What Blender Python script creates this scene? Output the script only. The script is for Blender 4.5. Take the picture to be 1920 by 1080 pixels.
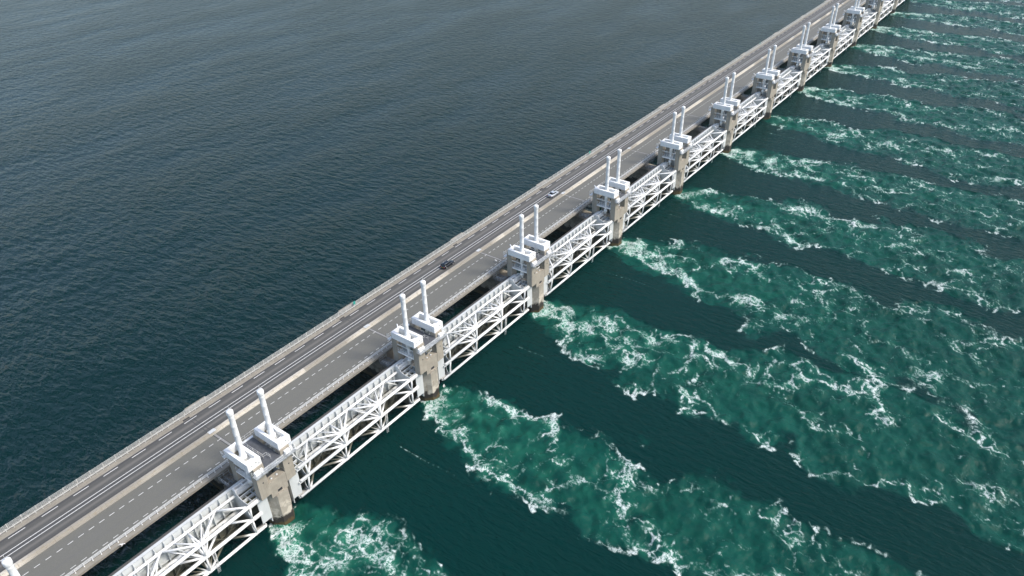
import bpy, math, random
import numpy as np
from mathutils import Vector, Matrix

for o in list(bpy.data.objects):
    bpy.data.objects.remove(o)
SC = bpy.context.scene
COL = SC.collection
random.seed(4)

# ------------------------------------------------------------------ camera
cam_d = bpy.data.cameras.new('camera')
cam = bpy.data.objects.new('camera', cam_d)
COL.objects.link(cam)
RT = Vector((0.58866462, -0.80817086, -0.0182712))
UP = Vector((0.45330651, 0.31130163, 0.83522721))
FW = Vector((0.66931844, 0.49995116, -0.54960137))
m = Matrix(((RT.x, UP.x, -FW.x), (RT.y, UP.y, -FW.y), (RT.z, UP.z, -FW.z)))
cam.matrix_world = Matrix.Translation((-53.011, -100.736, 121.459)) @ m.to_4x4()
cam_d.sensor_width = 36.0
cam_d.lens = 36.0 * 1400.94 / 1920.0
cam_d.clip_start = 1.0
cam_d.clip_end = 20000.0
SC.camera = cam

# ------------------------------------------------------------------ light
SUN_EL = math.radians(50)
SUN_DIR = Vector((0.38, -0.925, 0)).normalized() * math.cos(SUN_EL) + Vector((0, 0, math.sin(SUN_EL)))
sun_d = bpy.data.lights.new('sun', 'SUN')
sun_d.energy = 2.25
sun_d.angle = math.radians(10)
sun_d.color = (1.0, 0.935, 0.84)
sun = bpy.data.objects.new('sun', sun_d)
COL.objects.link(sun)
sun.rotation_euler = SUN_DIR.to_track_quat('Z', 'Y').to_euler()
sun.location = (0, 0, 300)
world = bpy.data.worlds.new('World')
SC.world = world
world.use_nodes = True
wn = world.node_tree
sky = wn.nodes.new('ShaderNodeTexSky')
sky.sky_type = 'NISHITA'
sky.sun_disc = False
sky.sun_elevation = SUN_EL
sky.sun_rotation = math.atan2(SUN_DIR.x, SUN_DIR.y)
sky.air_density = 1.0
sky.dust_density = 2.5
sky.ozone_density = 1.0
bg = wn.nodes['Background']
wn.links.new(sky.outputs[0], bg.inputs[0])
bg.inputs[1].default_value = 0.15
SC.view_settings.view_transform = 'Standard'
SC.view_settings.look = 'None'
SC.view_settings.exposure = 0.58
SC.view_settings.gamma = 1.0
SC.view_settings.use_curve_mapping = False
SC.cycles.max_bounces = 6
SC.cycles.use_denoising = True

# ------------------------------------------------------------------ helpers
class MB:
    def __init__(self):
        self.v = []; self.f = []; self.sm = []
    def add(self, vs, fs, smooth=False):
        b = len(self.v)
        self.v += [tuple(p) for p in vs]
        for q in fs:
            self.f.append(tuple(b + i for i in q)); self.sm.append(smooth)
        return self
    def box(self, x0, x1, y0, y1, z0, z1):
        return self.add([(x0, y0, z0), (x1, y0, z0), (x1, y1, z0), (x0, y1, z0), (x0, y0, z1), (x1, y0, z1), (x1, y1, z1), (x0, y1, z1)],
                        [(3, 2, 1, 0), (4, 5, 6, 7), (0, 1, 5, 4), (1, 2, 6, 5), (2, 3, 7, 6), (3, 0, 4, 7)])
    def cbox(self, x0, x1, y0, y1, z0, z1, c):
        """box with its upright edges and its top rim chamfered by c"""
        def ring(i, z):
            return [(x0 + i, y0 + i + c, z), (x0 + i + c, y0 + i, z), (x1 - i - c, y0 + i, z), (x1 - i, y0 + i + c, z),
                    (x1 - i, y1 - i - c, z), (x1 - i - c, y1 - i, z), (x0 + i + c, y1 - i, z), (x0 + i, y1 - i - c, z)]
        return self.loft([ring(0, z0), ring(0, z1 - c), ring(c, z1)], True, True)
    def loft(self, rings, cap0=True, cap1=True, smooth=False):
        n = len(rings[0]); vs = [p for r in rings for p in r]; fs = []
        for k in range(len(rings) - 1):
            for i in range(n):
                j = (i + 1) % n
                fs.append((k * n + i, k * n + j, (k + 1) * n + j, (k + 1) * n + i))
        b = len(self.v)
        self.add(vs, fs, smooth)
        if cap0: self.f.append(tuple(b + i for i in range(n - 1, -1, -1))); self.sm.append(False)
        if cap1: self.f.append(tuple(b + (len(rings) - 1) * n + i for i in range(n))); self.sm.append(False)
        return self
    def prism(self, poly, z0, z1):
        return self.loft([[(x, y, z0) for x, y in poly], [(x, y, z1) for x, y in poly]])
    def slab_x(self, poly, x0, x1):
        """outline in (y, z) given its thickness along x"""
        return self.loft([[(x0, y, z) for y, z in poly], [(x1, y, z) for y, z in poly]])
    def tube(self, a, b, r, n=10, r2=None):
        a = Vector(a); b = Vector(b); d = (b - a).normalized()
        u = d.orthogonal().normalized(); w = d.cross(u)
        r2 = r if r2 is None else r2
        ring = lambda p, q: [tuple(p + (u * math.cos(2 * math.pi * i / n) + w * math.sin(2 * math.pi * i / n)) * q) for i in range(n)]
        return self.loft([ring(a, r), ring(b, r2)], True, True, True)
    def lathe(self, cx, cy, prof, n=20):
        return self.loft([[(cx + r * math.cos(2 * math.pi * i / n), cy + r * math.sin(2 * math.pi * i / n), z) for i in range(n)] for r, z in prof], True, True, True)
    def build(self, name, mat, parent=None):
        me = bpy.data.meshes.new(name)
        me.from_pydata(self.v, [], self.f)
        me.polygons.foreach_set('use_smooth', self.sm)
        me.materials.append(mat)
        me.update()
        o = bpy.data.objects.new(name, me)
        COL.objects.link(o)
        if parent is not None: o.parent = parent
        return o

def tag(o, label=None, cat=None, group=None, kind=None):
    if label: o['label'] = label
    if cat: o['category'] = cat
    if group: o['group'] = group
    if kind: o['kind'] = kind
    return o

def empty(name, loc=(0, 0, 0), rz=0.0):
    o = bpy.data.objects.new(name, None)
    o.empty_display_size = 1.0
    o.location = loc; o.rotation_euler = (0, 0, rz)
    COL.objects.link(o)
    return o

def copy_tree(o, parent=None):
    c = o.copy()
    COL.objects.link(c)
    if parent is not None: c.parent = parent
    for ch in list(o.children): copy_tree(ch, c)
    return c

# ------------------------------------------------------------------ materials
class Mat:
    def __init__(self, name):
        self.m = bpy.data.materials.new(name); self.m.use_nodes = True
        self.t = self.m.node_tree; self.b = self.t.nodes['Principled BSDF']
        self.geo = None
    def node(self, typ, **kw):
        n = self.t.nodes.new(typ)
        for k, v in kw.items(): setattr(n, k, v)
        return n
    def link(self, a, b): self.t.links.new(a, b)
    def coord(self, kind='Object'):
        n = self.node('ShaderNodeTexCoord'); return n.outputs[kind]
    def world(self):
        if self.geo is None: self.geo = self.node('ShaderNodeNewGeometry')
        return self.geo.outputs['Position']
    def mapping(self, vec, scale=(1, 1, 1), rot=(0, 0, 0), loc=(0, 0, 0)):
        n = self.node('ShaderNodeMapping')
        n.inputs['Scale'].default_value = scale; n.inputs['Rotation'].default_value = rot; n.inputs['Location'].default_value = loc
        self.link(vec, n.inputs['Vector']); return n.outputs[0]
    def noise(self, vec, scale, detail=3, rough=.55, dist=0.0):
        n = self.node('ShaderNodeTexNoise')
        n.inputs['Scale'].default_value = scale; n.inputs['Detail'].default_value = detail
        n.inputs['Roughness'].default_value = rough; n.inputs['Distortion'].default_value = dist
        if vec is not None: self.link(vec, n.inputs['Vector'])
        return n.outputs['Fac']
    def ramp(self, fac, a, b, lo=0.0, hi=1.0):
        n = self.node('ShaderNodeMapRange'); n.interpolation_type = 'SMOOTHSTEP'
        n.inputs['From Min'].default_value = a; n.inputs['From Max'].default_value = b
        n.inputs['To Min'].default_value = lo; n.inputs['To Max'].default_value = hi
        self.link(fac, n.inputs['Value']); return n.outputs[0]
    def math(self, op, a, b=None, c=None):
        n = self.node('ShaderNodeMath', operation=op)
        for i, x in enumerate((a, b, c)):
            if x is None: continue
            if isinstance(x, (int, float)): n.inputs[i].default_value = x
            else: self.link(x, n.inputs[i])
        return n.outputs[0]
    def mix(self, fac, a, b):
        n = self.node('ShaderNodeMix', data_type='RGBA')
        if isinstance(fac, (int, float)): n.inputs[0].default_value = fac
        else: self.link(fac, n.inputs[0])
        for i, x in ((6, a), (7, b)):
            if isinstance(x, tuple): n.inputs[i].default_value = (*x, 1)
            else: self.link(x, n.inputs[i])
        return n.outputs[2]
    def sep(self, vec):
        n = self.node('ShaderNodeSeparateXYZ'); self.link(vec, n.inputs[0]); return n.outputs
    def attr(self, name):
        n = self.node('ShaderNodeAttribute'); n.attribute_name = name; return n.outputs['Fac']
    def color(self, c):
        if isinstance(c, tuple): self.b.inputs['Base Color'].default_value = (*c, 1)
        else: self.link(c, self.b.inputs['Base Color'])
    def rough(self, r):
        if isinstance(r, (int, float)): self.b.inputs['Roughness'].default_value = r
        else: self.link(r, self.b.inputs['Roughness'])
    def bump(self, h, strength=.3, dist=.1):
        n = self.node('ShaderNodeBump')
        n.inputs['Distance'].default_value = dist
        if isinstance(strength, (int, float)): n.inputs['Strength'].default_value = strength
        else: self.link(strength, n.inputs['Strength'])
        self.link(h, n.inputs['Height']); self.link(n.outputs[0], self.b.inputs['Normal'])

def simple(name, col, rough=.5, metal=0.0, var=.12, scale=1.5):
    M = Mat(name)
    n = M.noise(M.world(), scale, 4)
    M.color(M.mix(M.ramp(n, .3, .7), tuple(c * (1 - var) for c in col), tuple(min(c * (1 + var), 1) for c in col)))
    M.rough(rough); M.b.inputs['Metallic'].default_value = metal
    return M.m

def white_steel(name='white_painted_steel', top=(.82, .83, .82)):
    M = Mat(name)
    w = M.world(); z = M.sep(w)[2]
    n1 = M.noise(M.mapping(w, (.9, .9, .25)), 1.0, 5, .6)
    n2 = M.noise(w, .35, 3)
    c = M.mix(M.ramp(n1, .45, .8, 0, .5), top, tuple(v * .72 for v in top))
    # grime and weed on the steel the tide reaches
    zz = M.math('ADD', z, M.math('MULTIPLY', M.math('SUBTRACT', n2, .5), 5.0))
    low = M.math('MULTIPLY', M.ramp(zz, 8.6, 4.6), M.ramp(M.sep(w)[1], -2.1, -1.0))
    c = M.mix(M.math('MULTIPLY', low, .93), c, (.075, .07, .04))
    n3 = M.noise(M.mapping(w, (2.2, 2.2, .3)), 1.0, 4, .7)
    c = M.mix(M.ramp(n3, .66, .8, 0, .45), c, (.36, .27, .17))
    M.color(c); M.rough(.5)
    return M.m

def concrete(name, base, dark, tide=True, streak=.5):
    M = Mat(name)
    w = M.world(); z = M.sep(w)[2]
    n1 = M.noise(w, .55, 6, .65)
    n2 = M.noise(M.mapping(w, (1.6, 1.6, .12)), 1.0, 5, .6)
    n3 = M.noise(w, 6.0, 4, .6)
    c = M.mix(M.ramp(n1, .3, .72), base, tuple(b * .78 for b in base))
    c = M.mix(M.ramp(n2, .5, .78, 0, streak), c, dark)
    c = M.mix(M.ramp(n3, .55, .8, 0, .35), c, tuple(min(b * 1.2, .8) for b in base))
    if tide:
        nz = M.math('MULTIPLY_ADD', M.math('SUBTRACT', n1, .5), 4.5, z)
        pale = M.math('MULTIPLY', M.ramp(n1, .44, .56), M.ramp(z, 8.6, 5.0))
        c = M.mix(M.math('MULTIPLY', pale, .8), c, (.60, .545, .455))
        rust = M.math('MULTIPLY', M.ramp(n2, .56, .68), M.ramp(z, 7.5, 3.0))
        c = M.mix(M.math('MULTIPLY', rust, .5), c, (.36, .22, .10))
        c = M.mix(M.ramp(nz, 3.3, 2.5), c, (.03, .024, .019))
        c = M.mix(M.ramp(nz, 1.35, .8), c, (.085, .058, .02))
        c = M.mix(M.ramp(z, .45, .1), c, (.05, .045, .02))
    M.color(c); M.rough(.85)
    M.bump(n3, .25, .05)
    return M.m

def asphalt_main():
    M = Mat('main_road_asphalt')
    w = M.world(); s = M.sep(w); y = s[1]
    n = M.noise(w, 9.0, 4, .7)
    n2 = M.noise(M.mapping(w, (.04, 1.2, 1)), 1.0, 4, .6)
    c = M.mix(M.ramp(n, .3, .7), (.068, .068, .065), (.092, .091, .086))
    # paler worn lanes between dark wheel tracks and dark centre joint
    def band(c0, wd):
        return M.ramp(M.math('ABSOLUTE', M.math('SUBTRACT', y, c0)), wd, 0)
    pale = M.math('MAXIMUM', band(24.55, .75), band(20.9, .6))
    c = M.mix(M.math('MULTIPLY', pale, .75), c, (.155, .147, .135))
    dark = M.math('MAXIMUM', band(22.55, .28), M.math('MAXIMUM', band(19.55, .5), band(26.2, .4)))
    c = M.mix(M.math('MULTIPLY', dark, .7), c, (.045, .046, .052))
    c = M.mix(M.ramp(n2, .5, .75, 0, .4), c, (.07, .071, .073))
    M.color(c); M.rough(.8); M.bump(n, .2, .02)
    return M.m

def asphalt_side():
    M = Mat('service_road_asphalt')
    w = M.world(); y = M.sep(w)[1]
    n = M.noise(w, 9.0, 4, .7)
    n2 = M.noise(M.mapping(w, (.12, .5, 1)), 1.0, 4, .6)
    c = M.mix(M.ramp(n, .3, .7), (.118, .118, .105), (.148, .147, .131))
    c = M.mix(M.ramp(n2, .48, .75, 0, .5), c, (.13, .13, .125))
    c = M.mix(M.ramp(M.math('ABSOLUTE', M.math('SUBTRACT', y, 12.6)), .35, .1, 0, .3), c, (.12, .12, .118))
    M.color(c); M.rough(.82); M.bump(n, .2, .02)
    return M.m

def barrier_mat():
    M = Mat('barrier_concrete')
    w = M.world(); s = M.sep(w)
    n = M.noise(w, 1.4, 5, .6)
    n2 = M.noise(M.mapping(w, (.035, 0, 0), loc=(3.3, 0, 0)), 1.0, 1)
    cell = M.node('ShaderNodeTexWhiteNoise', noise_dimensions='1D')
    M.link(M.math('FLOOR', M.math('MULTIPLY', s[0], 1 / 6.43)), cell.inputs['W'])
    k = M.ramp(M.math('ADD', n2, M.math('MULTIPLY', cell.outputs[0], .12)), .5, .62)
    c = M.mix(k, (.30, .28, .24), (.52, .49, .425))
    c = M.mix(M.ramp(n, .5, .75, 0, .6), c, (.24, .2, .14))
    j = M.math('ABSOLUTE', M.math('SUBTRACT', M.math('FRACT', M.math('MULTIPLY', s[0], 1 / 3.21)), .5))
    c = M.mix(M.ramp(j, .488, .497, 0, .6), c, (.16, .14, .11))
    M.color(c); M.rough(.85)
    return M.m

MT = {
    'white': white_steel(),
    'skin': white_steel('greyer_white_steel', (.56, .585, .585)),  # greyer white than the tubes, for skin plates, stiffeners, bulkheads and end boxes
    'concrete': concrete('pier_concrete', (.37, .335, .275), (.20, .18, .15), True, .7),
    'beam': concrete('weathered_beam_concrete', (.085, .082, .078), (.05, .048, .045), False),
    'deck_concrete': concrete('deck_concrete', (.285, .265, .225), (.18, .16, .125), False, .7),
    'girder': concrete('girder_concrete', (.2, .19, .17), (.12, .11, .1), False),
    'main_road': asphalt_main(),
    'side_road': asphalt_side(),
    'barrier': barrier_mat(),
    'paint': simple('white_road_paint', (.72, .72, .7), .6, 0, .12, 5),
    'joint': simple('joint_mortar', (.25, .25, .245), .8),
    'dark_joint': simple('dark_joint_sealant', (.05, .05, .053), .7),
    'galv': simple('galvanised_steel', (.72, .73, .72), .5, .0, .12, 3),
    'rail': simple('weathered_rail_steel', (.50, .50, .475), .55, .0, .18, 3),
    'grey_deck': simple('grey_deck_plate', (.085, .09, .1), .6, 0, .15),  # grey deck, its colour darkened to hold the shade between the support frames
    'machine': simple('machinery_grey', (.3, .32, .33), .45, 0, .3, 2),
    'dark': simple('dark_steel', (.035, .035, .04), .5),
    'patch': simple('pale_cover_plate', (.52, .54, .54), .6),
    'grate': simple('weedy_grating', (.13, .125, .06), .8, 0, .5, 3),
    'teal': simple('teal_sign_paint', (.02, .30, .25), .5),
    'tyre': simple('tyre_rubber', (.02, .02, .02), .8),
    'rim': simple('alloy_rim', (.55, .55, .56), .3, .7),
    'black_paint': simple('black_car_paint', (.012, .014, .018), .12, 0, .05),
    'silver_paint': simple('silver_car_paint', (.60, .64, .68), .25, .35, .03),
    'glass': simple('dark_car_glass', (.012, .014, .017), .05, 0, .05),
    'red': simple('red_lamp_plastic', (.45, .02, .02), .3),
    'lamp': simple('clear_lamp', (.75, .75, .75), .15),
    'yellow': simple('yellow_number_plate', (.75, .48, .03), .5),
    'feather': simple('white_feathers', (.8, .8, .78), .8),
}
for k in ('black_paint', 'silver_paint'):
    MT[k].node_tree.nodes['Principled BSDF'].inputs['Coat Weight'].default_value = .7

def water_mat():
    M = Mat('sea_water')
    w = M.world()
    foam = M.attr('foam'); turb = M.attr('turb'); aer = M.attr('aer'); lee = M.attr('lee')
    # wind ripples on the open side, crests lying across the wind
    a = math.radians(36.8)
    warp = w
    r1 = M.noise(M.mapping(warp, (.46, .2, 1), (0, 0, -a + .12)), 1.0, 2, .5, .4)
    r2 = M.noise(M.mapping(warp, (.85, .37, 1), (0, 0, -a - .22)), 1.0, 2, .5, .5)
    r3 = M.noise(M.mapping(warp, (2.2, 1.0, 1), (0, 0, -a + .3)), 1.0, 2, .6, .3)
    big = M.noise(M.mapping(w, (.012, .03, 1), (0, 0, -a)), 1.0, 3, .6)
    h1 = M.math('ADD', M.math('MULTIPLY', r1, 1.1), M.math('ADD', M.math('MULTIPLY', r2, .62), M.math('MULTIPLY', r3, .24)))
    h1 = M.math('MULTIPLY', h1, M.ramp(big, .3, .7, .55, 1.35))
    # ripples drawn out along the current on the lee side
    q1 = M.noise(M.mapping(w, (.75, .2, 1), (0, 0, .22)), 1.0, 3, .55, .6)
    q2 = M.noise(M.mapping(w, (1.9, .7, 1), (0, 0, -.12)), 1.0, 3, .6, .4)
    h2 = M.math('ADD', M.math('MULTIPLY', q1, .62), M.math('MULTIPLY', q2, .2))
    q3 = M.noise(w, 1.1, 5, .62, 1.2)
    h3 = M.math('MULTIPLY', q3, .24)
    hh = M.node('ShaderNodeMix', data_type='FLOAT'); M.link(lee, hh.inputs[0]); M.link(h1, hh.inputs[2]); M.link(h2, hh.inputs[3])
    hm = M.node('ShaderNodeMix', data_type='FLOAT'); M.link(turb, hm.inputs[0]); M.link(hh.outputs[0], hm.inputs[2]); M.link(h3, hm.inputs[3])
    M.bump(hm.outputs[0], 1.0, .8)
    # colour of the water body
    murk = M.noise(w, .05, 4, .6, .8)
    deep = M.mix(lee, (.0001, .0150, .0150), (.0000, .0215, .0195))
    grn = M.mix(M.ramp(murk, .32, .68), (.0004, .034, .0275), (.0022, .053, .041))
    c = M.mix(turb, deep, grn)
    c = M.mix(aer, c, (.024, .195, .118))
    # foam, broken up by fine bubbles, threads and holes
    wv = M.node('ShaderNodeTexNoise'); wv.inputs['Scale'].default_value = .9; wv.inputs['Detail'].default_value = 3
    M.link(w, wv.inputs['Vector'])
    wd = M.node('ShaderNodeVectorMath', operation='MULTIPLY_ADD'); M.link(wv.outputs['Color'], wd.inputs[0]); wd.inputs[1].default_value = (1.7, 1.7, 0); M.link(w, wd.inputs[2])
    f1 = M.noise(wd.outputs[0], 1.1, 5, .68)
    ridge = M.math('SUBTRACT', 1.0, M.math('MULTIPLY', M.math('ABSOLUTE', M.math('SUBTRACT', f1, .5)), 11.0))
    f2 = M.noise(wd.outputs[0], 2.1, 4, .68)
    speck = M.ramp(f2, .40, .64)
    body = M.math('MULTIPLY', M.math('POWER', foam, 1.12), M.math('ADD', .5, M.math('MULTIPLY', speck, .95)))
    zone = M.ramp(M.math('ADD', M.math('MULTIPLY', foam, 1.2), M.math('MULTIPLY', aer, .7)), .03, .7)
    thread = M.math('MULTIPLY', M.math('MULTIPLY', M.ramp(ridge, .0, 1.0), zone), .85)
    ff = M.math('MULTIPLY', M.math('SUBTRACT', M.math('MAXIMUM', body, M.math('MULTIPLY', thread, .9)), .03), 1.08)
    ff = M.math('MINIMUM', M.math('MAXIMUM', ff, 0.0), 1.0)
    c = M.mix(M.math('MULTIPLY', M.ramp(ff, 0.02, 1.0), .88), c, M.mix(M.ramp(ff, .1, .8), (.30, .52, .45), (.76, .82, .81)))
    M.color(c)
    M.rough(M.math('ADD', .07, M.math('ADD', M.math('MULTIPLY', turb, .12), M.math('MULTIPLY', ff, .6))))
    M.b.inputs['IOR'].default_value = 1.333
    M.link(M.math('SUBTRACT', .40, M.math('MULTIPLY', lee, .27)), M.b.inputs['Specular IOR Level'])
    return M.m
MT['water'] = water_mat()

# ------------------------------------------------------------------ the sea
NEAR_X0, NEAR_X1, NEAR_Y0, NEAR_Y1 = -30.0, 660.0, -147.0, 12.0
def water_fields(H=.2, X0=-30., X1=660., Y0=-147., Y1=12., NP=9000000, seed=7):
    rng=np.random.default_rng(seed)
    nx=int((X1-X0)/H); ny=int((Y1-Y0)/H)
    kx=np.fft.rfftfreq(nx,H)[None,:]; ky=np.fft.fftfreq(ny,H)[:,None]
    def band(wl, an=1.0, sharp=1.0):
        # random field whose features measure about wl metres (an > 1 stretches along y)
        k=np.sqrt(kx**2+(ky*an)**2)*wl
        a=np.exp(-(np.log(np.maximum(k,1e-6))/sharp)**2*2.)
        f=np.fft.irfft2(np.fft.rfft2(rng.standard_normal((ny,nx)))*a,s=(ny,nx))
        return f/f.std()
    xs=X0+(np.arange(nx)+.5)*H; ys=Y0+(np.arange(ny)+.5)*H
    X,Y=np.meshgrid(xs,ys); S=np.maximum(-(Y+1.5),0.)
    wob=(band(38)*.6+band(15)*.28)*np.minimum(S/26,1.35)*2.6+band(6)*.55+band(2.5)*.2
    tw=np.full(X.shape,-99.); core=np.zeros(X.shape); edge_lo=np.zeros(X.shape); edge_hi=np.zeros(X.shape)
    far=np.clip((S-58)/60,0,1)
    kr=np.random.default_rng(5)
    for k in range(-1,15):
        a1,a2,a3=kr.uniform(-1,1,3)
        c=45.*k+.6+(.05*a1-.02)*S+1.6*a2*np.sin(S/(19+4*a3)+3*a1)*np.minimum(S/25,1)
        w=3.6+(9.6+1.5*a3)*(1-np.exp(-S/16))+(.045+.02*a2)*S
        t=-(np.abs(X-c+wob)-w)
        tw=np.maximum(tw,t)
        lo=X-c+wob+w; hi=X-c+wob-w
        edge_lo=np.maximum(edge_lo,np.exp(-((lo-1.9)/(1.3+.012*S))**2)); edge_hi=np.maximum(edge_hi,np.exp(-((hi+2.4)/(1.9+.015*S))**2))
        core=np.maximum(core,np.exp(-((X-c)/(4+S*.16))**2))
    tw=tw+np.clip((S-50)/50,0,1.3)*1.9*band(24,1.8)
    sm=lambda a,b,v:(lambda t:t*t*(3-2*t))(np.clip((v-a)/(b-a),0,1))
    down=sm(0,1.2,-(Y+1.2))
    turb=sm(-1.2,1.6,tw)*down
    # surface currents: eddies (psi) plus up- and down-welling (phi) that gathers foam in lines
    psi=(band(40,1.35,.5)*40*.55+band(17,1.25,.5)*17*.75+band(8,1.1,.5)*8*.75+band(3.6,1,.5)*3.6*.7+band(1.7,1,.6)*1.7*.6+band(.9,1,.6)*.9*.4)
    phi=(band(34,1.5,.45)*34*.40+band(16,1.3,.45)*16*.40+band(7,1.15,.5)*7*.16+band(3,1,.5)*3*.05)
    amp=(.35+.65*turb)*(.5+.5*np.minimum(S/30,1))
    py,px=np.gradient(psi,H); fy,fx=np.gradient(phi,H)
    u=((py*.12+fx*.17)*amp).astype(np.float32); v=((-px*.12+fy*.17)*amp).astype(np.float32)
    # foam particles
    age=np.exp(-S/62)
    src=turb*(.55+.2*age+.08*core*age+.2*np.exp(-S/6))+edge_lo*down*(1.9*np.exp(-S/95)+.35)+edge_hi*down*(1.3*np.exp(-S/70)+.3)
    src+=.012*down
    patch=np.clip(band(30)*.35+.8,0.15,2.)*np.clip(band(9)*.4+.85,.15,2.)
    src=src*patch
    # small splash in the gap between gate and road, on the side of each pier
    gap=np.zeros(X.shape)
    for k in range(-1,12):
        gap=np.maximum(gap,np.exp(-((X-45*k+8.6+(Y-5.5)*.2)/1.7)**2-((Y-5.6)/2.3)**2))
    src=src+gap*1.3
    # thin trails in the smooth water mid-bay
    tr=np.zeros(X.shape)
    for k in range(-1,12):
        L=[17,13,20,11,15,18][k%6]; s0=5.2
        s=-(Y+2.5)
        cx=45*k+28.2+.03*(s-s0)+.15*np.sin(s*.4+k)
        wd=.13+.014*np.maximum(s-s0,0)
        tr=np.maximum(tr,np.exp(-((X-cx)/wd)**2)*sm(s0-.3,s0+.3,s)*np.exp(-np.maximum(s-s0,0)/L*1.6)*(s<s0+L*1.6))
    cdf=np.cumsum(src.ravel()); cdf/=cdf[-1]
    idx=np.searchsorted(cdf,rng.random(NP))
    pxx=(idx%nx+rng.random(NP)).astype(np.float32); pyy=(idx//nx+rng.random(NP)).astype(np.float32)
    def samp(F,a,b):
        i=np.clip(a.astype(np.int32),0,nx-2); j=np.clip(b.astype(np.int32),0,ny-2)
        fa=np.clip(a-i,0,1); fb=np.clip(b-j,0,1)
        q=j*nx+i; F=F.ravel()
        return (F[q]*(1-fa)+F[q+1]*fa)*(1-fb)+(F[q+nx]*(1-fa)+F[q+nx+1]*fa)*fb
    n=6
    for t in range(n):
        a=samp(u,pxx-.5,pyy-.5)/H; b=samp(v,pxx-.5,pyy-.5)/H
        pxx+=a*.55; pyy+=b*.55
        pxx=np.clip(pxx,0,nx-1.01); pyy=np.clip(pyy,0,ny-1.01)
    pxx+=rng.normal(0,.25,NP); pyy+=rng.normal(0,.25,NP)
    den=np.zeros(nx*ny)
    pxx=np.clip(pxx,1,nx-2.01); pyy=np.clip(pyy,1,ny-2.01)
    i=(pxx-.5).astype(np.int32).clip(0,nx-2); j=(pyy-.5).astype(np.int32).clip(0,ny-2)
    fa=np.clip(pxx-.5-i,0,1); fb=np.clip(pyy-.5-j,0,1); q=j*nx+i
    for o,wt in((0,(1-fa)*(1-fb)),(1,fa*(1-fb)),(nx,(1-fa)*fb),(nx+1,fa*fb)):
        den+=np.bincount(q+o,weights=wt,minlength=nx*ny)
    den=den.reshape(ny,nx)/(NP/(nx*ny))
    den+=tr*(8+4*rng.random(tr.shape))*np.clip(.75+.5*band(1.2),.1,1.4)
    return dict(H=H,X0=X0,Y0=Y0,xs=xs,ys=ys,den=den,turb=turb,core=core*age,band=band,S=S,edge=edge_lo,phi=phi)


def build_water():
    W = water_fields(X0=NEAR_X0, X1=NEAR_X1, Y0=NEAR_Y0, Y1=NEAR_Y1)
    H = W['H']; den = W['den']; ny, nx = den.shape; band = W['band']
    turb = W['turb']
    blur = lambda F, s: np.fft.irfft2(np.fft.rfft2(F) * np.exp(-2 * (np.pi * s) ** 2 * (np.fft.rfftfreq(nx, H)[None, :] ** 2 + np.fft.fftfreq(ny, H)[:, None] ** 2)), s=F.shape)
    foam = 1 - np.exp(-np.maximum(den - .75, 0) ** .66 * (.175 + .01 * np.exp(-W['S'] / 45)))
    soft = blur(np.minimum(den, 12), 1.1)
    aer = turb * np.clip((soft - 1.1) * .17, 0, 1) * (.2 + .85 * np.exp(-W['S'] / 38)) + .22 * W['core'] * turb
    aer = np.clip(aer * np.clip(1 + .5 * band(7), .1, 2), 0, .85)
    lee = np.broadcast_to(np.clip(-(W['ys'][:, None] + .0) / 5.0, 0, 1), den.shape)
    hgt = turb * (.2 * band(9) + .09 * band(4) + .03 * band(1.8) + .3 * np.clip(soft * .12, 0, 1)) + .02 * band(3)
    xs = [NEAR_X0]
    while xs[-1] < NEAR_X1:
        xs.append(xs[-1] + .24 + .0017 * max(0, xs[-1]))
    xs = np.array(xs); xs = NEAR_X0 + (xs - NEAR_X0) * (NEAR_X1 - NEAR_X0) / (xs[-1] - NEAR_X0)
    ys = np.linspace(NEAR_Y0, NEAR_Y1, 560)
    gx, gy = np.meshgrid(xs, ys)
    def samp(F):
        a = np.clip((gx - NEAR_X0) / H - .5, 0, nx - 1.001); b = np.clip((gy - NEAR_Y0) / H - .5, 0, ny - 1.001)
        i = a.astype(int); j = b.astype(int); fa = a - i; fb = b - j
        return (F[j, i] * (1 - fa) + F[j, i + 1] * fa) * (1 - fb) + (F[j + 1, i] * (1 - fa) + F[j + 1, i + 1] * fa) * fb
    edge = np.minimum(np.minimum(gx - NEAR_X0, NEAR_X1 - gx), np.minimum(gy - NEAR_Y0, NEAR_Y1 - gy))
    z = samp(hgt) * np.clip(edge / 4, 0, 1)
    n, mcols = gx.shape
    co = np.stack([gx, gy, z], -1).reshape(-1, 3).astype(np.float32)
    r = np.arange(n - 1)[:, None] * mcols + np.arange(mcols - 1)[None, :]
    q = np.stack([r, r + 1, r + 1 + mcols, r + mcols], -1).reshape(-1).astype(np.int32)
    me = bpy.data.meshes.new('water')
    me.vertices.add(len(co)); me.vertices.foreach_set('co', co.ravel())
    nf = len(q) // 4
    me.loops.add(nf * 4); me.loops.foreach_set('vertex_index', q)
    me.polygons.add(nf)
    me.polygons.foreach_set('loop_start', np.arange(nf, dtype=np.int32) * 4)
    me.polygons.foreach_set('use_smooth', np.ones(nf, bool))
    me.update(calc_edges=True)
    for nm, F in (('foam', foam), ('turb', turb), ('aer', aer), ('lee', lee)):
        at = me.attributes.new(nm, 'FLOAT', 'POINT')
        at.data.foreach_set('value', samp(np.ascontiguousarray(F)).astype(np.float32).ravel())
    me.materials.append(MT['water'])
    o = bpy.data.objects.new('water', me); COL.objects.link(o)
    return tag(o, kind='structure')
build_water()
F0 = 4000.0
s = MB()
xs_ = [-F0, NEAR_X0, NEAR_X1, F0]; ys_ = [-F0, NEAR_Y0, NEAR_Y1, F0]
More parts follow.
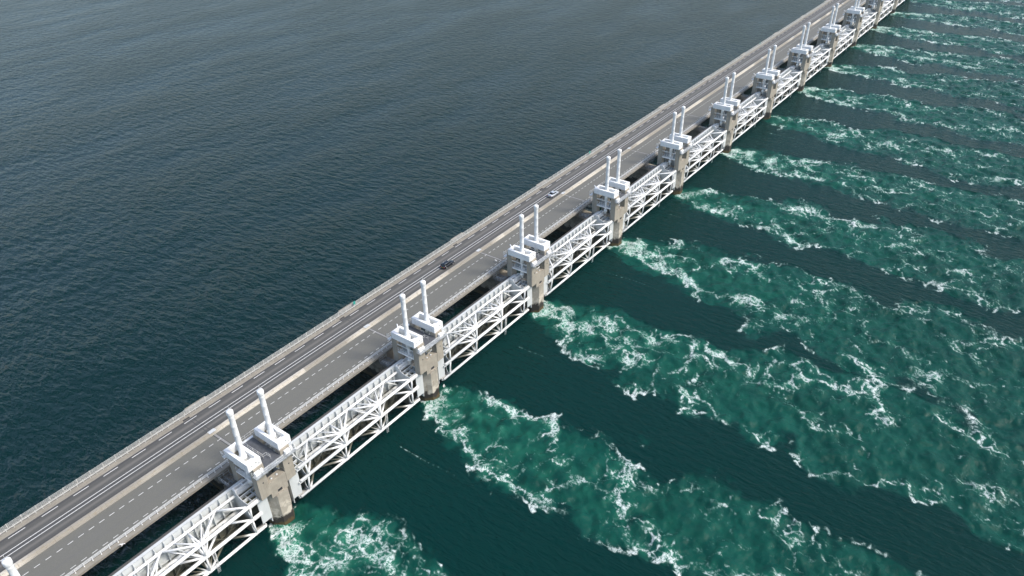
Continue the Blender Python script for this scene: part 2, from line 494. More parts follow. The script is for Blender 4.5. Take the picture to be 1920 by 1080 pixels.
for i in range(3):
    for j in range(3):
        if i == 1 and j == 1: continue
        s.add([(xs_[i], ys_[j], 0), (xs_[i + 1], ys_[j], 0), (xs_[i + 1], ys_[j + 1], 0), (xs_[i], ys_[j + 1], 0)], [(0, 1, 2, 3)])
sea = s.build('sea', MT['water'])
tag(sea, kind='structure')
at = sea.data.attributes.new('lee', 'FLOAT', 'FACE')
at.data.foreach_set('value', [1.0 if (p.center.y < 0) else 0.0 for p in sea.data.polygons])

# ------------------------------------------------------------------ road bridge
ZD = 11.38
BX0, BX1 = -110.0, 760.0
KS = list(range(-1, 14))
bridge = empty('road_bridge', (0, 18, 0))
tag(bridge, 'long straight concrete road bridge running diagonally beside the white gates', 'bridge')
def bpart(name, mb, mat, parent=None):
    o = mb.build(name, mat, parent or bridge)
    if parent is None: o.matrix_parent_inverse = Matrix.Translation((0, -18, 0))
    return o
b = MB()
prof = [(8.0, 10.93), (8.0, ZD + .06), (8.95, ZD + .06), (8.95, ZD - .02), (27.1, ZD - .02), (27.1, ZD + .10), (28.4, ZD + .10), (28.4, 10.85), (25.5, 10.5), (10.6, 10.5)]
b.slab_x(prof, BX0, BX1)
bpart('deck_slab', b, MT['deck_concrete'])
b = MB()
b.slab_x([(11.4, 10.498), (24.6, 10.498), (22.6, 7.6), (13.4, 7.6)], BX0, BX1)
bpart('box_girder', b, MT['girder'])
b = MB()
b.box(BX0, BX1, 7.93, 7.998, 11.2, ZD + .05); b.box(BX0, BX1, 7.93, 7.998, 10.93, 11.02)
bpart('edge_trim', b, MT['deck_concrete'])
for k in KS:
    b = MB(); x0 = 45 * k + 1.3
    b.prism([(x0, 28.402), (x0 + 6.3, 28.402), (x0 + 5.6, 29.9), (x0 + .5, 29.9)], 10.7, ZD + .12)
    bpart('balcony', b, MT['deck_concrete'])
    for yb in (13.2, 21.2): bpart('bearing', MB().box(45 * k - 1.2, 45 * k + 1.2, yb, yb + 1.6, 7.002, 7.598), MT['girder'])

road = MB().box(BX0, BX1, 19.02, 26.5, ZD - .015, ZD).build('road', MT['main_road'])
tag(road, kind='structure')
sroad = MB().box(BX0, BX1, 8.952, 17.84, ZD - .015, ZD - .002).build('service_road', MT['side_road'])
tag(sroad, kind='structure')
strip = MB()
strip.box(BX0, BX1, 26.502, 27.098, ZD - .015, ZD + .02)
tag(strip.build('road_kerb', MT['deck_concrete']), kind='structure')
MK = .0045
def flat(mb, x0, x1, y0, y1, z=ZD + MK):
    mb.add([(x0, y0, z), (x1, y0, z), (x1, y1, z), (x0, y1, z)], [(0, 1, 2, 3)])
mk = MB(); flat(mk, BX0, BX1, 22.02, 22.16); flat(mk, BX0, BX1, 22.94, 23.08)
mk.build('centre_line', MT['paint'], road)
mk = MB()
x = -36.8 - 12 * 6
while x < 640: flat(mk, x, x + 3.0, 25.86, 26.01); x += 6.0
mk.build('edge_line', MT['paint'], road)
mk = MB(); x = -37.1 - 30 * 1.957
while x < 640: flat(mk, x, x + 1.02, 15.67, 15.79); x += 1.957
mk.build('lane_line', MT['paint'], sroad)
mk = MB(); x = -33.55 - 30 * 1.957
while x < 640: flat(mk, x, x + 1.0, 10.29, 10.40); x += 1.957
mk.build('edge_line', MT['paint'], sroad)
mk = MB(); dk = MB()
for k in KS:
    flat(mk, 45 * k + .75, 45 * k + 1.2, 9.7, 17.8, ZD + .0025)
    flat(dk, 45 * k + .55, 45 * k + .7, 9.7, 17.8, ZD + .0025); flat(dk, 45 * k + 1.25, 45 * k + 1.33, 9.7, 17.8, ZD + .0025)
mk.build('expansion_joint', MT['joint'], sroad)
for k in KS:
    flat(dk, 45 * k + .45, 45 * k + .58, 19.2, 26.2, ZD + .0022); flat(dk, 45 * k + 1.2, 45 * k + 1.33, 19.2, 26.2, ZD + .0022)
dk.build('joint_seal', MT['dark_joint'], road)

# median barrier
bar = MB()
bar.slab_x([(17.86, ZD - .01), (17.86, ZD + .14), (18.22, ZD + .16), (18.30, ZD + .62), (18.86, ZD + .62), (19.0, ZD - .01)], BX0, BX1)
barrier = bar.build('median_barrier', MT['barrier'])
tag(barrier, 'low stained concrete barrier dividing the service road from the two lane road', 'barrier')
for k in KS:
    p = MB().box(45 * k + .1, 45 * k + 1.7, 18.02, 18.96, ZD + .625, ZD + .65)
    p.build('cover_plate', MT['patch'], barrier)

# rails along the road: posts near enough to tell apart are parts, the rest one mass
def rail_run(name, label, cat, rails, mat, x0, step, post_mb, base_y):
    t = empty(name, (0, base_y, ZD)); tag(t, label, cat)
    inv = Matrix.Translation((0, -base_y, -ZD))
    for nm, mb in rails:
        o = mb.build(nm, mat, t); o.matrix_parent_inverse = inv
    proto = post_mb.build('post', mat, t); proto.matrix_parent_inverse = inv
    proto.location = (x0, 0, 0)
    for i in range(1, 100):
        c = proto.copy(); COL.objects.link(c); c.location = (x0 + step * i, 0, 0)
    far = MB(); x = x0 + step * 100
    src = [tuple(v.co) for v in proto.data.vertices]; fs = [tuple(p.vertices) for p in proto.data.polygons]
    while x < 640:
        far.add([(a + x, b_, c_) for a, b_, c_ in src], fs); x += step
    o = far.build('post', mat, t); o.matrix_parent_inverse = inv
    tag(o, kind='stuff')
    return t
zk = ZD + .06
rl = []
for h in (.28, .52, .76):
    rl.append(('rail', MB().box(BX0, BX1, 8.83, 8.90, zk + h, zk + h + .06)))
rail_run('railing', 'low white railing on the road edge facing the gates', 'railing', rl, MT['galv'], -41.2, 1.555,
         MB().box(-.05, .05, 8.74, 8.829, zk, zk + .84).box(-.08, .08, 8.6, 8.83, zk + .001, zk + .04), 8.8)
za = ZD + .10
rl = [('guard_beam', MB().box(BX0, BX1, 27.42, 27.48, za + .42, za + .68))]
rail_run('guard_rail', 'steel crash rail on short posts along the open water side of the road', 'guard rail', rl, MT['rail'], -41.5, 1.31,
         MB().box(-.05, .05, 27.482, 27.6, za, za + .7), 27.5)
rl = []
for h in (.22, .48, .74, 1.0):
    rl.append(('rail', MB().box(BX0, BX1, 28.16, 28.22, za + h, za + h + .08)))
rail_run('parapet', 'pale four bar parapet at the outer road edge above the open water', 'parapet', rl, MT['rail'], -41.0, 2.62,
         MB().box(-.05, .05, 28.222, 28.32, za, za + 1.1), 28.2)

ORD = ['nearest', 'second', 'third', 'fourth', 'fifth', 'sixth', 'seventh', 'eighth', 'ninth', 'tenth', 'eleventh', 'twelfth', 'thirteenth', 'fourteenth', 'fifteenth']
gp = None
SZ = lambda k: 'largest' if k == 0 else ORD[k] + ' largest'
for k in KS[1:12]:
    b = MB(); x0 = 45 * k - .5
    b.cbox(x0, x0 + 1.5, 26.55, 26.95, ZD + .02, ZD + .17, .04); 
    for i in range(6): b.box(x0 + .15 + i * .22, x0 + .25 + i * .22, 26.6, 26.9, ZD + .17, ZD + .185)
    g = b.build('drain_grate', MT['dark'])
    tag(g, 'black drain box on the pale road verge level with the %s pier' % SZ(k), 'drain', 'drain boxes on the road verge')
for k, dx in ((1, 5.6), (3, 33.0), (7, 22.0)):
    t = empty('marker_sign', (45 * k + dx, 27.75, za))
    b = MB(); b.box(-.04, .04, -.04, .04, 0, 1.5); b.build('post', MT['galv'], t)
    b = MB(); b.cbox(-.35, .35, -.10, -.045, .85, 1.75, .02); b.build('sign_panel', MT['teal'], t)
    tag(t, {1: 'small teal panel on the outer rail level with the second largest pier', 3: 'small teal panel on the outer rail beyond the silver car', 7: 'small teal panel far off on the outer rail near the top of the photo'}[k], 'sign', 'teal panels on the outer rail')

# ------------------------------------------------------------------ barrier piers
def railing(mb, pts, z, h=1.1, r=.022, step=1.4, closed=False):
    n = len(pts)
    for i in range(n if closed else n - 1):
        a = Vector((*pts[i], z)); c = Vector((*pts[(i + 1) % n], z)); L = (c - a).length; k = max(1, round(L / step))
        for hh in (h, h * .5): mb.tube(a + Vector((0, 0, hh)), c + Vector((0, 0, hh)), r, 5)
        for j in range(k + (0 if closed else 1)):
            p = a.lerp(c, j / k); mb.tube(p, p + Vector((0, 0, h)), r * 1.15, 5)
    return mb

def make_pier():
    t = empty('barrier_pier')
    C = MT['concrete']; Wm = MT['white']
    b = MB()
    plan = [(-2.3, 4.48), (-2.3, -2.3), (-1.05, -4.0), (1.25, -4.0), (2.35, -2.5), (2.35, 4.48)]
    b.loft([[(x, y, -6) for x, y in plan], [(x, y, 8.8) for x, y in plan]])
    col = b.build('column', C, t)
    b = MB()
    rnd = random.Random(3)
    for i in range(16):
        x = -1.7 + i * .215; z = 8.80 + rnd.random() * .16
        b.box(x, x + .21, -4.0 + rnd.random() * .12 + (.35 if i < 3 or i > 12 else 0), -3.5, 8.801, z + .1)
    b.build('broken_ledge', C, col)
    for sx in (-1, 1):
        a_, c_ = sorted((1.95 * sx, 4.15 * sx))
        b = MB(); b.cbox(a_, c_, -3.76, -2.1, 10.2, 18.42, .05)
        lg = b.build('front_leg', C, t)
        mid = (a_ + c_) / 2
        MB().lathe(0, 0, [(.16, 0), (.16, .03)], 10).build('vent_hole', MT['dark'], lg).matrix_local = Matrix.Translation((mid + .1, -3.765, 14.1)) @ Matrix.Rotation(math.radians(90), 4, 'X')
        b = MB(); b.cbox(a_, c_, 2.9, 4.5, 8.0, 18.42, .05)
        b.build('rear_leg', C, t)
    b = MB(); b.box(-1.948, 1.948, -3.70, -2.1, 8.802, 12.8)
    cw = b.build('cross_wall', C, t)
    for x in (-.75, .55): MB().lathe(x, -2.9, [(.26, 12.8), (.26, 12.88), (.12, 12.9), (.1, 13.0)], 10).build('lifting_lug', MT['patch'], cw)
    b = MB(); b.box(-.45, .55, -3.76, -3.702, 9.35, 9.9); b.build('recess_plate', MT['dark'], cw)
    b = MB()
    b.box(-2.9, 2.9, 4.502, 26.5, -6, 7.0)
    b.prism([(-2.9, 26.502), (2.9, 26.502), (0, 30.5)], -6, 4)
    b.box(-3.6, 3.6, 4.502, 11.2, -6, 4.4)
    b.build('pier_base', C, t)
    # twin hydraulic lifting gear
    for sx in (-1, 1):
        cx = 3.46 * sx
        b = MB(); x0, x1 = cx - 1.49, cx + 1.49; z0, z1 = 18.43, 20.15
        b.cbox(x0, x0 + .66, -3.53, 3.53, z0, z1, .03); b.cbox(x1 - .66, x1, -3.53, 3.53, z0, z1, .03)
        b.cbox(x0 + .661, x1 - .661, 3.02, 3.51, z0, z1 - .02, .03); b.cbox(x0 + .661, x1 - .661, -3.51, -2.75, z0, z1 - .02, .03)
        fr = b.build('support_frame', Wm, t)
        MB().cbox(x0 + .662, x1 - .662, -2.72, -1.7, z0, 19.45, .05).build('cross_block', Wm, fr)
        MB().box(x0 + .662, x1 - .662, -.75, .75, z0, 18.8).build('cylinder_seat', Wm, fr)
        b = MB()
        for i, yy in enumerate((-2.6, -2.2, 2.4)):
            b.tube((x0 - .02, yy, 19.2 + .2 * (i % 2)), (x0 + .01, yy, 19.2 + .2 * (i % 2)), .07, 8)
        b.tube((cx + .35, -3.53, 19.55), (cx + .35, -3.60, 19.55), .13, 8); b.tube((cx - .6, -3.53, 19.4), (cx - .6, -3.60, 19.4), .09, 8)
        b.tube((cx + .95, -3.53, 19.0), (cx + .95, -3.60, 19.0), .09, 8)
        b.build('bolt_cap', MT['machine'], fr)
        b = MB(); cc = 3.36 * sx
        pr = [(.78, 18.82), (.80, 19.1), (.80, 19.5), (.56, 19.95)]
        z = 20.4
        while z < 29.3:
            pr += [(.525, z), (.533, z + .02), (.533, z + .06), (.525, z + .08)]; z += 2.2
        pr += [(.52, 29.6), (.63, 29.85), (.64, 30.55), (.58, 30.70), (.2, 30.80)]
        b.lathe(cc, 0, pr, 20)
        cy = b.build('hydraulic_cylinder', Wm, t)
        b = MB(); b.tube((cc, 0, 30.75), (cc, 0, 31.0), .06, 6); b.tube((cc, 0, 31.0), (cc, 0, 31.9), .022, 5)
        b.build('antenna', MT['galv'], cy)
        b = MB(); b.tube((cc, 0, 11.6), (cc, 0, 18.42), .36, 14); b.tube((cc, 0, 16.2), (cc, 0, 18.41), .55, 14); b.tube((cc, 0, 12.4), (cc, 0, 13.1), .55, 12)
        b.build('piston_rod', Wm, t)
        b = MB(); b.cbox(cx - .85, cx + .35, -4.45, -3.78, 17.221, 18.0, .08); b.cbox(cx + .5, cx + 1.0, -4.3, -3.8, 17.221, 17.95, .05)
        b.build('motor_housing', Wm, t)
    # upper walkway
    b = MB(); b.box(-1.93, 1.93, -3.76, 4.6, 17.22, 17.34)
    b.build('deck_plate', MT['grey_deck'], t)
    b = MB()
    b.box(-4.7, 4.7, -5.0, -3.78, 17.06, 17.22)
    b.box(-4.75, 4.75, -5.04, -5.002, 17.08, 17.2)
    for x in (-4.3, -2.2, 2.2, 4.2): b.box(x, x + .14, -4.9, -3.77, 16.7, 17.058)
    wk = b.build('walkway', MT['machine'], t)
    rw = MB().box(-4.7, 4.7, 4.62, 5.3, 17.06, 17.22).build('walkway', Wm, t)
    b = MB(); railing(b, [(-4.7, -3.8), (-4.7, -5.0), (-1.5, -5.0), (-1.5, -5.12), (1.6, -5.12), (1.6, -5.0), (4.7, -5.0), (4.7, -3.8)], 17.3)
    railing(b, [(-1.75, -3.0), (-1.75, 4.2), (-.55, 4.2), (-.55, -1.9), (.25, -1.9), (.25, -3.0)], 17.34)
    railing(b, [(-4.9, 4.0), (-4.9, 5.0)], 18.2, .8)
    b.build('railing', Wm, wk)
    railing(MB(), [(-4.7, 4.7), (-4.7, 5.3), (4.7, 5.3), (4.7, 4.7)], 17.22).build('railing', Wm, rw)
    b = MB()
    for i in range(11):
        b.box(-1.6, -.7, 3.2 - i * .5, 3.55 - i * .5, 17.345, 17.40 + .0 * i)
    b.build('stair', MT['dark'], wk)
    b = MB(); b.tube((-1.2, 5.0, 18.3), (-.5, 6.0, 18.6), .16, 8); b.tube((-.9, 4.4, 17.4), (-.9, 4.9, 18.3), .1, 6)
    b.build('pipe', Wm, wk)
    # lower walkways in the gap between the legs, with pumps and pipes
    for sx in (-1, 1):
        b = MB()
        xa, xb = sorted((2.35 * sx, 4.05 * sx))
        b.box(xa, xb, -2.08, 2.88, 14.1, 14.24)
        xo = 4.05 * sx
        b.box(min(xo, xo + .06 * sx), max(xo, xo + .06 * sx), -2.08, 2.88, 13.95, 14.35)
        b.box(min(xo, xo + .06 * sx), max(xo, xo + .06 * sx), -2.08, 2.88, 16.3, 16.5)
        lw = b.build('lower_walkway', Wm, t)
        b = MB(); railing(b, [(xo, -2.0), (xo, 2.8)], 14.35, 1.05, .035, .8); b.build('railing', Wm, lw)
        b = MB(); q = 2.95 * sx
        b.lathe(q, 1.9, [(.42, 14.24), (.42, 16.2), (.2, 16.3)], 10); b.lathe(q, -1.2, [(.35, 14.24), (.35, 15.7), (.15, 15.8)], 10)
        b.cbox(q - .3, q + .3, .55, 1.25, 14.24, 15.5, .05); b.cbox(q - .3, q + .3, -2.0, -1.65, 14.24, 15.9, .04)
        for i in range(6): b.tube((q + .5 * sx, -1.9 + i * .8, 14.3), (q + .5 * sx, -1.6 + i * .8, 16.3), .05, 5)
        b.tube((q, -2, 16.0), (q, 2.8, 16.0), .07, 6); b.tube((q + .3 * sx, -2, 15.6), (q + .3 * sx, 2.8, 15.6), .05, 6)
        b.build('pump', MT['machine'], lw)
    # access platform below the road edge
    b = MB()
    for x in (-5.4, -4.2, -3.0): b.box(x, x + .12, 4.6, 8.4, 9.2, 9.38)
    for y in (4.6, 6.4, 8.2): b.box(-5.4, -2.9, y, y + .12, 9.02, 9.199)
    b.tube((-5.3, 4.7, 9.1), (-3.7, 4.7, 7.0), .07, 6); b.tube((-5.3, 8.2, 9.1), (-3.7, 8.2, 6.0), .07, 6)
    for y in (5.2, 5.8, 7.0, 7.6): b.box(-5.3, -2.95, y, y + .06, 9.2, 9.3)
    b.tube((-5.3, 4.9, 9.4), (-5.3, 4.9, 11.0), .06, 6); b.tube((-3.2, 4.9, 9.4), (-3.2, 4.9, 11.0), .06, 6)
    ap = b.build('access_platform', MT['machine'], t)
    b = MB(); railing(b, [(-2.95, 8.35), (-5.4, 8.35), (-5.4, 4.65)], 9.38, 1.05, .035); b.build('railing', Wm, ap)
    return t

# ------------------------------------------------------------------ sluice gates (built between x = -45 and 0)
GC = -22.25
def mirror(x): return 2 * GC - x
def make_gate():
    t = empty('sluice_gate')
    Wm = MT['white']
    xr, xl = -6.5, mirror(-6.5)
    b = MB(); b.box(xl, xr, 2.22, 2.34, 1.3, 11.84); b.box(xl - 3, xr + 3, 1.95, 2.55, 11.842, 11.93)
    b.build('skin_plate', MT['skin'], t)
    b = MB(); x = xr - 1.1
    prof = [(2.218, 11.75), (1.95, 11.75), (1.72, 11.45), (1.62, 11.0), (1.62, 2.2), (1.8, 1.6), (2.218, 1.5)]
    while x > xl + .5:
        b.slab_x(prof, x, x + .07); b.box(x - .1, x + .17, 1.575, 1.618, 2.2, 11.0); x -= 1.93
    for z in (9.0, 6.9, 4.6, 2.4):
        b.box(xl + .2, xr - .2, 1.85, 2.216, z, z + .05)
    b.build('stiffener', MT['skin'], t)
    T1 = (1.45, 10.4); T2 = (-3.08, 10.45); T3 = (-2.98, 6.78); T4 = (-2.5, 2.3); R3 = (1.15, 6.7); R4 = (1.15, 2.4)
    P = lambda x, c: (x, c[0], c[1])
    for nm, c, r, e in (('rear_chord', T1, .29, xr + .5), ('front_chord', T2, .34, -4.7), ('front_chord', T3, .35, -4.6), ('front_chord', T4, .31, -4.2), ('rear_chord', R3, .36, xr), ('rear_chord', R4, .32, xr)):
        b = MB(); b.tube(P(e, c), P(mirror(e), c), r, 14); o = b.build(nm, Wm, t)
        if nm == 'front_chord':
            for q in (-16.95, mirror(-16.95)): MB().tube((q - .5, *c), (q + .5, *c), r + .03, 14).build('collar', Wm, o)
    def brace(a, c, r=.19):
        b = MB(); b.tube(a, c, r, 9); b.build('brace', Wm, t)
    fr = [-6.7, -16.95, mirror(-16.95), mirror(-6.7)]
    rr = [-10.9, GC, mirror(-10.9)]
    for lv, (R_, F_) in enumerate(((T1, T2), (R3, T3), (R4, T4))):
        for i in range(3):
            rad = .2 if lv == 0 else .24
            brace(P(rr[i], R_), P(fr[i], F_), rad); brace(P(rr[i], R_), P(fr[i + 1], F_), rad)
        for q in fr[1:3]: brace(P(q, R_), P(q, F_), .17)
    for q in fr[1:3]:
        brace(P(q, T2), P(q, T3), .19); brace(P(q, T3), P(q, T4), .19)
        brace(P(q, T1), P(q, T3), .16); brace(P(q, R3), P(q, T4), .16)
        for d in (-3.0, 3.0):
            brace(P(q + d, T1), P(q, T2), .13); brace(P(q + d, R3), P(q, T3), .14); brace(P(q + d, R4), P(q, T4), .14)
        for d in (-2.9, 2.9):
            brace((q + d, 1.55, 8.7), P(q, T3), .15); brace((q + d, 1.55, 4.5), P(q, T4), .14)
            brace((q + d * 1.7, 1.55, 10.3), P(q, T3), .14)
    for e in (fr[0], fr[3]):
        brace(P(e + (0.2 if e > GC else -.2), T2), P(e, T3), .2); brace(P(e, T3), P(e + (.3 if e > GC else -.3), T4), .2)
    for i in range(3):
        for d in (-4.9, 4.9):
            brace(P(rr[i], T1), P(rr[i] + d * (.85 if i != 1 else 1), R3), .16); brace(P(rr[i] + d * .9, R3), P(rr[i], R4), .15)
    bulk = [(2.3, 11.83), (.95, 11.83), (.55, 11.4), (.1, 10.95), (-.6, 10.62), (-1.5, 10.5), (-2.85, 10.62), (-2.9, 10.2), (-2.25, 9.9), (-1.85, 9.3), (-1.75, 8.6), (-1.85, 7.8), (-2.2, 7.25), (-2.8, 7.0),
            (-2.8, 6.4), (-2.1, 6.1), (-1.7, 5.4), (-1.6, 4.5), (-1.7, 3.5), (-2.0, 2.8), (-2.4, 2.5), (-2.4, 1.6), (2.3, 1.4)]
    bulk = bulk[::-1]
    for sx in (1, -1):
        X = (lambda v: v) if sx == 1 else mirror
        bx = lambda mb, x0, x1, *r_: mb.box(min(X(x0), X(x1)), max(X(x0), X(x1)), *r_)
        b = MB(); b.slab_x(bulk, min(X(xr), X(xr + .14)), max(X(xr), X(xr + .14)))
        b.build('bulkhead', MT['skin'], t)
        b = MB()
        bx(b, -4.7, -2.45, -2.62, -2.48, 3.3, 9.5)       # front face
        bx(b, -2.62, -2.45, -2.478, 1.9, 2.0, 10.2)           # end face
        bx(b, xr + .142, -2.622, -2.478, 1.9, 9.0, 9.12)      # weedy floor carrier
        for y in (-2.3, -.9, .35): bx(b, xr + .142, -2.622, y, y + .16, 9.6, 10.35)
        for x in (-5.3, -3.9): bx(b, x, x + .12, -2.14, .34, 9.6, 10.25)
        bx(b, xr + .142, -2.45, 1.902, 2.2, 2.0, 11.8)
        eb = b.build('end_box', MT['skin'], t)
        b = MB(); bx(b, xr + .2, -2.7, -2.4, 1.8, 9.122, 9.2); b.build('grating', MT['grate'], eb)
        for c, r_ in ((T2, .3), (T3, .3), (T4, .3)):
            b = MB(); z = c[1] - .28; y0 = c[0] + .2; y1 = -1.1 if c is T4 else -2.622
            y0, y1 = (c[0] + .1, -1.2) if c is T4 else (c[0] - .12, -2.622)
            if c is T4:
                bx(b, -6.3, -3.9, y0, y1, z - .1, z); bx(b, -6.3, -6.18, y0, y1, z + .002, z + .42); bx(b, -4.02, -3.9, y0, y1, z + .002, z + .42)
            else:
                bx(b, -6.3, -4.3, c[0] - .05, -2.622, z - .35, z - .25); bx(b, -4.42, -4.3, c[0] - .05, -2.622, z - .248, z + .1); bx(b, -6.3, -6.18, c[0] - .05, -2.622, z - .248, z + .1)
            b.build('bracket', Wm, eb)
        # lifting box with an open top
        b = MB()
        bx(b, xr + .142, -2.7, .95, 1.1, 10.4, 12.0); bx(b, xr + .142, -2.7, 1.75, 1.898, 10.4, 12.0); bx(b, xr + .142, -6.2, 1.102, 1.748, 10.4, 12.0); bx(b, -4.6, -4.4, 1.102, 1.748, 10.4, 12.0); bx(b, -2.9, -2.7, 1.102, 1.748, 10.4, 12.0)
        b.build('lifting_box', Wm, t)
        b = MB()
        for y in (.75, .45, -.1): b.tube((X(xr + .15), y, 11.5 if y > 0 else 10.9), (X(-2.5), y, 11.5 if y > 0 else 10.9), .06, 6)
        b.build('guide_rail', Wm, t)
    # ladder between the two lower front chords
    b = MB(); q = -15.9
    for x in (q, q + .55): b.tube((x, -3.42, 7.2), (x, -3.05, 1.0), .05, 6)
    for i in range(14): b.tube((q, -3.42 + .0264 * i, 6.9 - i * .44), (q + .55, -3.42 + .0264 * i, 6.9 - i * .44), .025, 5)
    b.build('ladder', Wm, t)
    return t

SZ = lambda k: 'largest' if k == 0 else ORD[k] + ' largest'
PL = {-1: 'gate pier cut off by the photo corner, only one white cylinder head showing',
      0: 'largest whole concrete pier, rust stained foot, two leaning white cylinders on top',
      1: 'second largest concrete pier, standing just short of the black car',
      2: 'third largest concrete pier, its white cylinders just past the black car',
      3: 'fourth largest concrete pier, its white cylinders just past the silver car',
      4: 'fifth largest concrete pier, first of the row beyond both cars'}
for k in range(5, 9): PL[k] = '%s largest concrete pier, whole and topped by white twin cylinders' % ORD[k]
PL[9] = 'tenth largest concrete pier, its white frames cut by the top edge of the photo'
for k in (10, 11): PL[k] = '%s largest concrete pier, only a tan column below the top edge of the photo' % ORD[k]
PL[12] = 'thirteenth largest concrete pier, just a tiny column foot at the top edge of the photo'
pier0 = make_pier()
for k in range(-1, 13):
    t = pier0 if k == -1 else copy_tree(pier0)
    t.location = (45.0 * k, 0, 0)
    tag(t, PL[k], 'pier', 'concrete piers of the storm barrier')
gate0 = make_gate()
GL = {0: 'white tubular steel gate cut off by the bottom edge of the photo',
      1: 'biggest complete white tubular steel gate, between the largest and second largest piers',
      2: 'white tubular steel gate between the second and third largest piers'}
for k in range(3, 13): GL[k] = 'white tubular steel gate between the %s and %s largest piers' % (ORD[k - 1], ORD[k])
BL = {0: 'dark weathered beam behind the white gate cut off by the bottom edge',
      1: 'dark weathered beam behind the gate joining the largest and second largest piers'}
for k in range(2, 13): BL[k] = 'dark weathered beam behind the gate between the %s and %s largest piers' % (ORD[k - 1], ORD[k])
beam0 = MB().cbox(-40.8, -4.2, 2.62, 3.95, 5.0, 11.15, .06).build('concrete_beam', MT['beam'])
for k in range(0, 13):
    t = gate0 if k == 0 else copy_tree(gate0)
    t.location = (45.0 * k, 0, 0)
    tag(t, GL[k], 'gate', 'white steel gates between the piers')
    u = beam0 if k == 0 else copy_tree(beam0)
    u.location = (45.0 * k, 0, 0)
    tag(u, BL[k], 'beam', 'dark beams behind the gates')

# ------------------------------------------------------------------ cars (built pointing +x, wheels on z = 0)
def make_car(label, paint, estate):
    t = empty('estate_car' if estate else 'saloon_car'); tag(t, label, 'car')
    L2 = 2.28 if estate else 2.22
    def ring(x, hw, z0, z1, tuck=.1):
        return [(x, -hw + .12, z0), (x, -hw, z0 + .18), (x, -hw, z1 - .16), (x, -hw + tuck, z1), (x, 0, z1 + .03), (x, hw - tuck, z1), (x, hw, z1 - .16), (x, hw, z0 + .18), (x, hw - .12, z0), (x, 0, z0)][::-1]
    if estate: st = [(-L2, .78, .42, .86), (-L2 + .1, .86, .28, .97), (-1.2, .905, .2, .98), (0, .91, .2, .95), (1.0, .91, .2, .93), (1.75, .89, .22, .84), (2.1, .84, .26, .72), (L2, .70, .36, .62)]
    else: st = [(-L2, .76, .42, .80), (-L2 + .1, .84, .28, .95), (-1.5, .89, .2, .99), (-.6, .90, .2, .96), (.7, .90, .2, .94), (1.6, .88, .22, .84), (2.05, .82, .26, .72), (L2, .68, .36, .62)]
    b = MB(); b.loft([ring(*s_) for s_ in st], True, True, True)
    body = b.build('body', paint, t)
    def cab(stn):
        return [[(x, -w0, z0), (x2, -w1, z1), (x2, w1, z1), (x, w0, z0)] for x, x2, w0, w1, z0, z1 in stn]
    # greenhouse: glass block with a painted roof and pillars over it
    if estate: xa, xb, ra, rb = -2.12, 1.05, -1.85, .3
    else: xa, xb, ra, rb = -1.62, 1.0, -.85, .25
    zb, zt = .93, 1.42
    g = MB()
    lo = [(xa, -.78), (xb, -.76), (xb, .76), (xa, .78)]; hi = [(ra, -.60), (rb, -.60), (rb, .60), (ra, .60)]
    g.loft([[(x, y, zb) for x, y in lo], [(x, y, zt) for x, y in hi]])
    g.build('windows', MT['glass'], t)
    r = MB()
    r.loft([[(x * 1.0, y * 1.02, zt + .001) for x, y in hi], [(x, y * .98, zt + .045) for x, y in hi], [((x - (ra + rb) / 2) * .86 + (ra + rb) / 2, y * .8, zt + .075) for x, y in hi]], True, True, True)
    for sy in (-1, 1):
        for (x0, x1) in ((xb, rb), (xa, ra)):
            r.tube((x0, sy * .775, zb), (x1, sy * .61, zt + .01), .045, 6)
        for q in ((-.35,) if not estate else (-.2, -1.15)):
            r.tube((q, sy * .782, zb), (q, sy * .615, zt + .01), .035, 6)
    rf = r.build('roof', paint, t)
    if estate:
        b = MB()
        for sy in (-1, 1): b.tube((-1.7, sy * .55, zt + .12), (.1, sy * .55, zt + .12), .025, 6); b.box(-1.7, -1.62, sy * .55 - .02, sy * .55 + .02, zt + .03, zt + .11); b.box(.02, .1, sy * .55 - .02, sy * .55 + .02, zt + .03, zt + .11)
        b.build('roof_rail', MT['rim'], rf)
        b = MB()
        for sy in (-1, 1): b.box(-2.0, 1.0, sy * .79 - .012, sy * .79 + .012, zb + .0, zb + .035)
        b.build('window_trim', MT['rim'], body)
    for x in (-1.38, 1.38):
        for sy in (-1, 1):
            w = empty('wheel', (x, sy * .80, .32)); w.parent = t
            ty = MB(); ty.tube((0, -.11, 0), (0, .11, 0), .32, 18); ty.build('tyre', MT['tyre'], w)
            rm = MB(); rm.tube((0, sy * .105, 0), (0, sy * .125, 0), .21, 14); rm.build('rim', MT['rim'], w)
    for sy in (-1, 1):
        b = MB(); b.cbox(-L2 - .02, -L2 + .12, sy * .66 - .16, sy * .66 + .16, .66, .84, .03); b.build('tail_light', MT['red'], t)
        b = MB(); b.cbox(L2 - .24, L2 - .04, sy * .60 - .16, sy * .60 + .16, .54, .68, .03); b.build('headlight', MT['lamp'], t)
        b = MB(); b.cbox(.55, .72, sy * .98 - .09, sy * .98 + .09, .92, 1.05, .03); b.build('mirror', paint, t)
    b = MB(); b.box(-L2 - .035, -L2 - .005, -.26, .26, .62, .74); b.build('number_plate', MT['yellow'], t)
    return t
car = make_car('black estate car driving away beside the pale concrete barrier', MT['black_paint'], True)
car.location = (79.95, 21.05, ZD)
car = make_car('silver saloon car driving away ahead of the black car', MT['silver_paint'], False)
car.location = (133.55, 20.85, ZD)

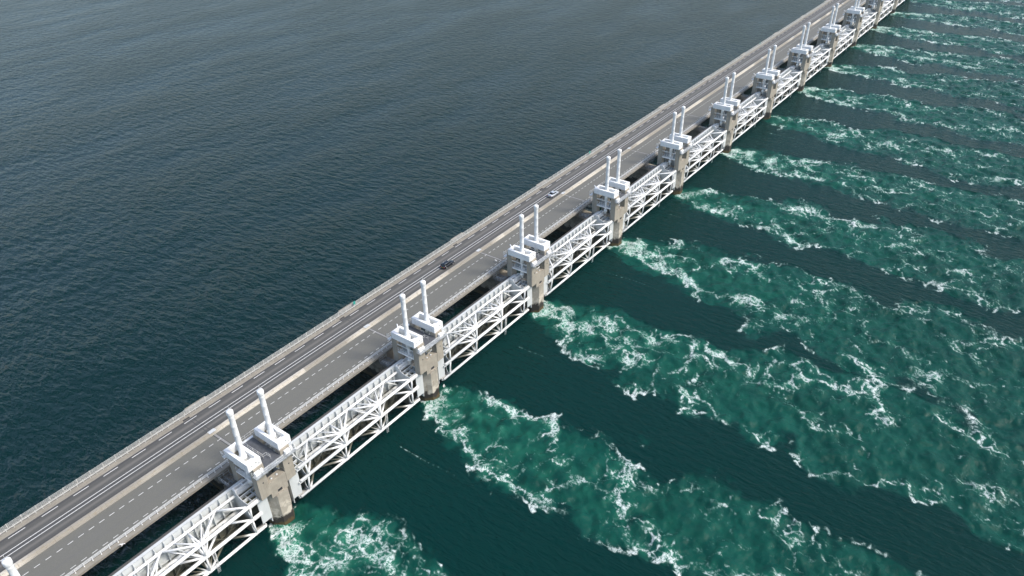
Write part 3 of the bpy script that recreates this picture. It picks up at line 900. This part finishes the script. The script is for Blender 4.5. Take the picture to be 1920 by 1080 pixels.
# ------------------------------------------------------------------ gulls
def make_gull(label, loc, rz, span=.62, dip=.12):
    t = empty('gull', loc, rz); tag(t, label, 'gull', 'gulls around the barrier')
    b = MB()
    st = [(-.28, .015, 0), (-.18, .05, 0), (-.02, .075, 0), (.12, .065, .01), (.2, .045, .03), (.27, .04, .035), (.32, .012, .03)]
    b.loft([[(x, r * math.cos(2 * math.pi * i / 8), z + r * math.sin(2 * math.pi * i / 8)) for i in range(8)] for x, r, z in st], True, True, True)
    for s_ in (-1, 1):
        pts = [(.1, -.09, 0.02), (.09, -.05, .3 * 1), (-.05, -.15, span)]
        w = [(.12, .05 * s_, .02), (-.1, .05 * s_, .02), (.14, .3 * s_, .02 + dip), (-.04, .3 * s_, .02 + dip), (-.02, span * s_, .0 + dip * .6), (-.12, span * s_, .0 + dip * .6)]
        up = [(x, y, z + .015) for x, y, z in w]
        b.add(w + up, [(0, 1, 3, 2), (2, 3, 5, 4), (6, 8, 9, 7), (8, 10, 11, 9), (0, 2, 8, 6), (2, 4, 10, 8), (1, 7, 9, 3), (3, 9, 11, 5), (4, 5, 11, 10)])
    b.add([(-.26, -.02, 0), (-.4, -.07, 0), (-.4, .07, 0), (-.26, .02, 0), (-.26, -.02, .015), (-.4, -.07, .012), (-.4, .07, .012), (-.26, .02, .015)], [(0, 1, 2, 3), (4, 7, 6, 5), (0, 4, 5, 1), (1, 5, 6, 2), (2, 6, 7, 3)])
    b.build('plumage', MT['feather'], t)
    return t
make_gull('white gull gliding just outside the road edge, over the dark gap beside the gate', (-25.65, 7.2, 11.92), .9, .55)
make_gull('white gull over the churning water by the foot of the second largest pier', (45.92, -6.0, 4.5), 2.2, .6)
make_gull('white gull gliding over the service road near the third largest pier', (89.3, 11.0, 11.85), -.4, .6)

# ------------------------------------------------------------------ thin sea haze
hz = MB().box(-4100, 4100, -4100, 4100, -1.5, 124.0)
HM = bpy.data.materials.new('haze'); HM.use_nodes = True
ht = HM.node_tree; ht.nodes.remove(ht.nodes['Principled BSDF'])
pv = ht.nodes.new('ShaderNodeVolumePrincipled')
pv.inputs['Color'].default_value = (.70, .93, .97, 1)
pv.inputs['Density'].default_value = .00006
pv.inputs['Anisotropy'].default_value = 0.0
ht.links.new(pv.outputs[0], ht.nodes['Material Output'].inputs['Volume'])
tag(hz.build('haze', HM), kind='stuff')
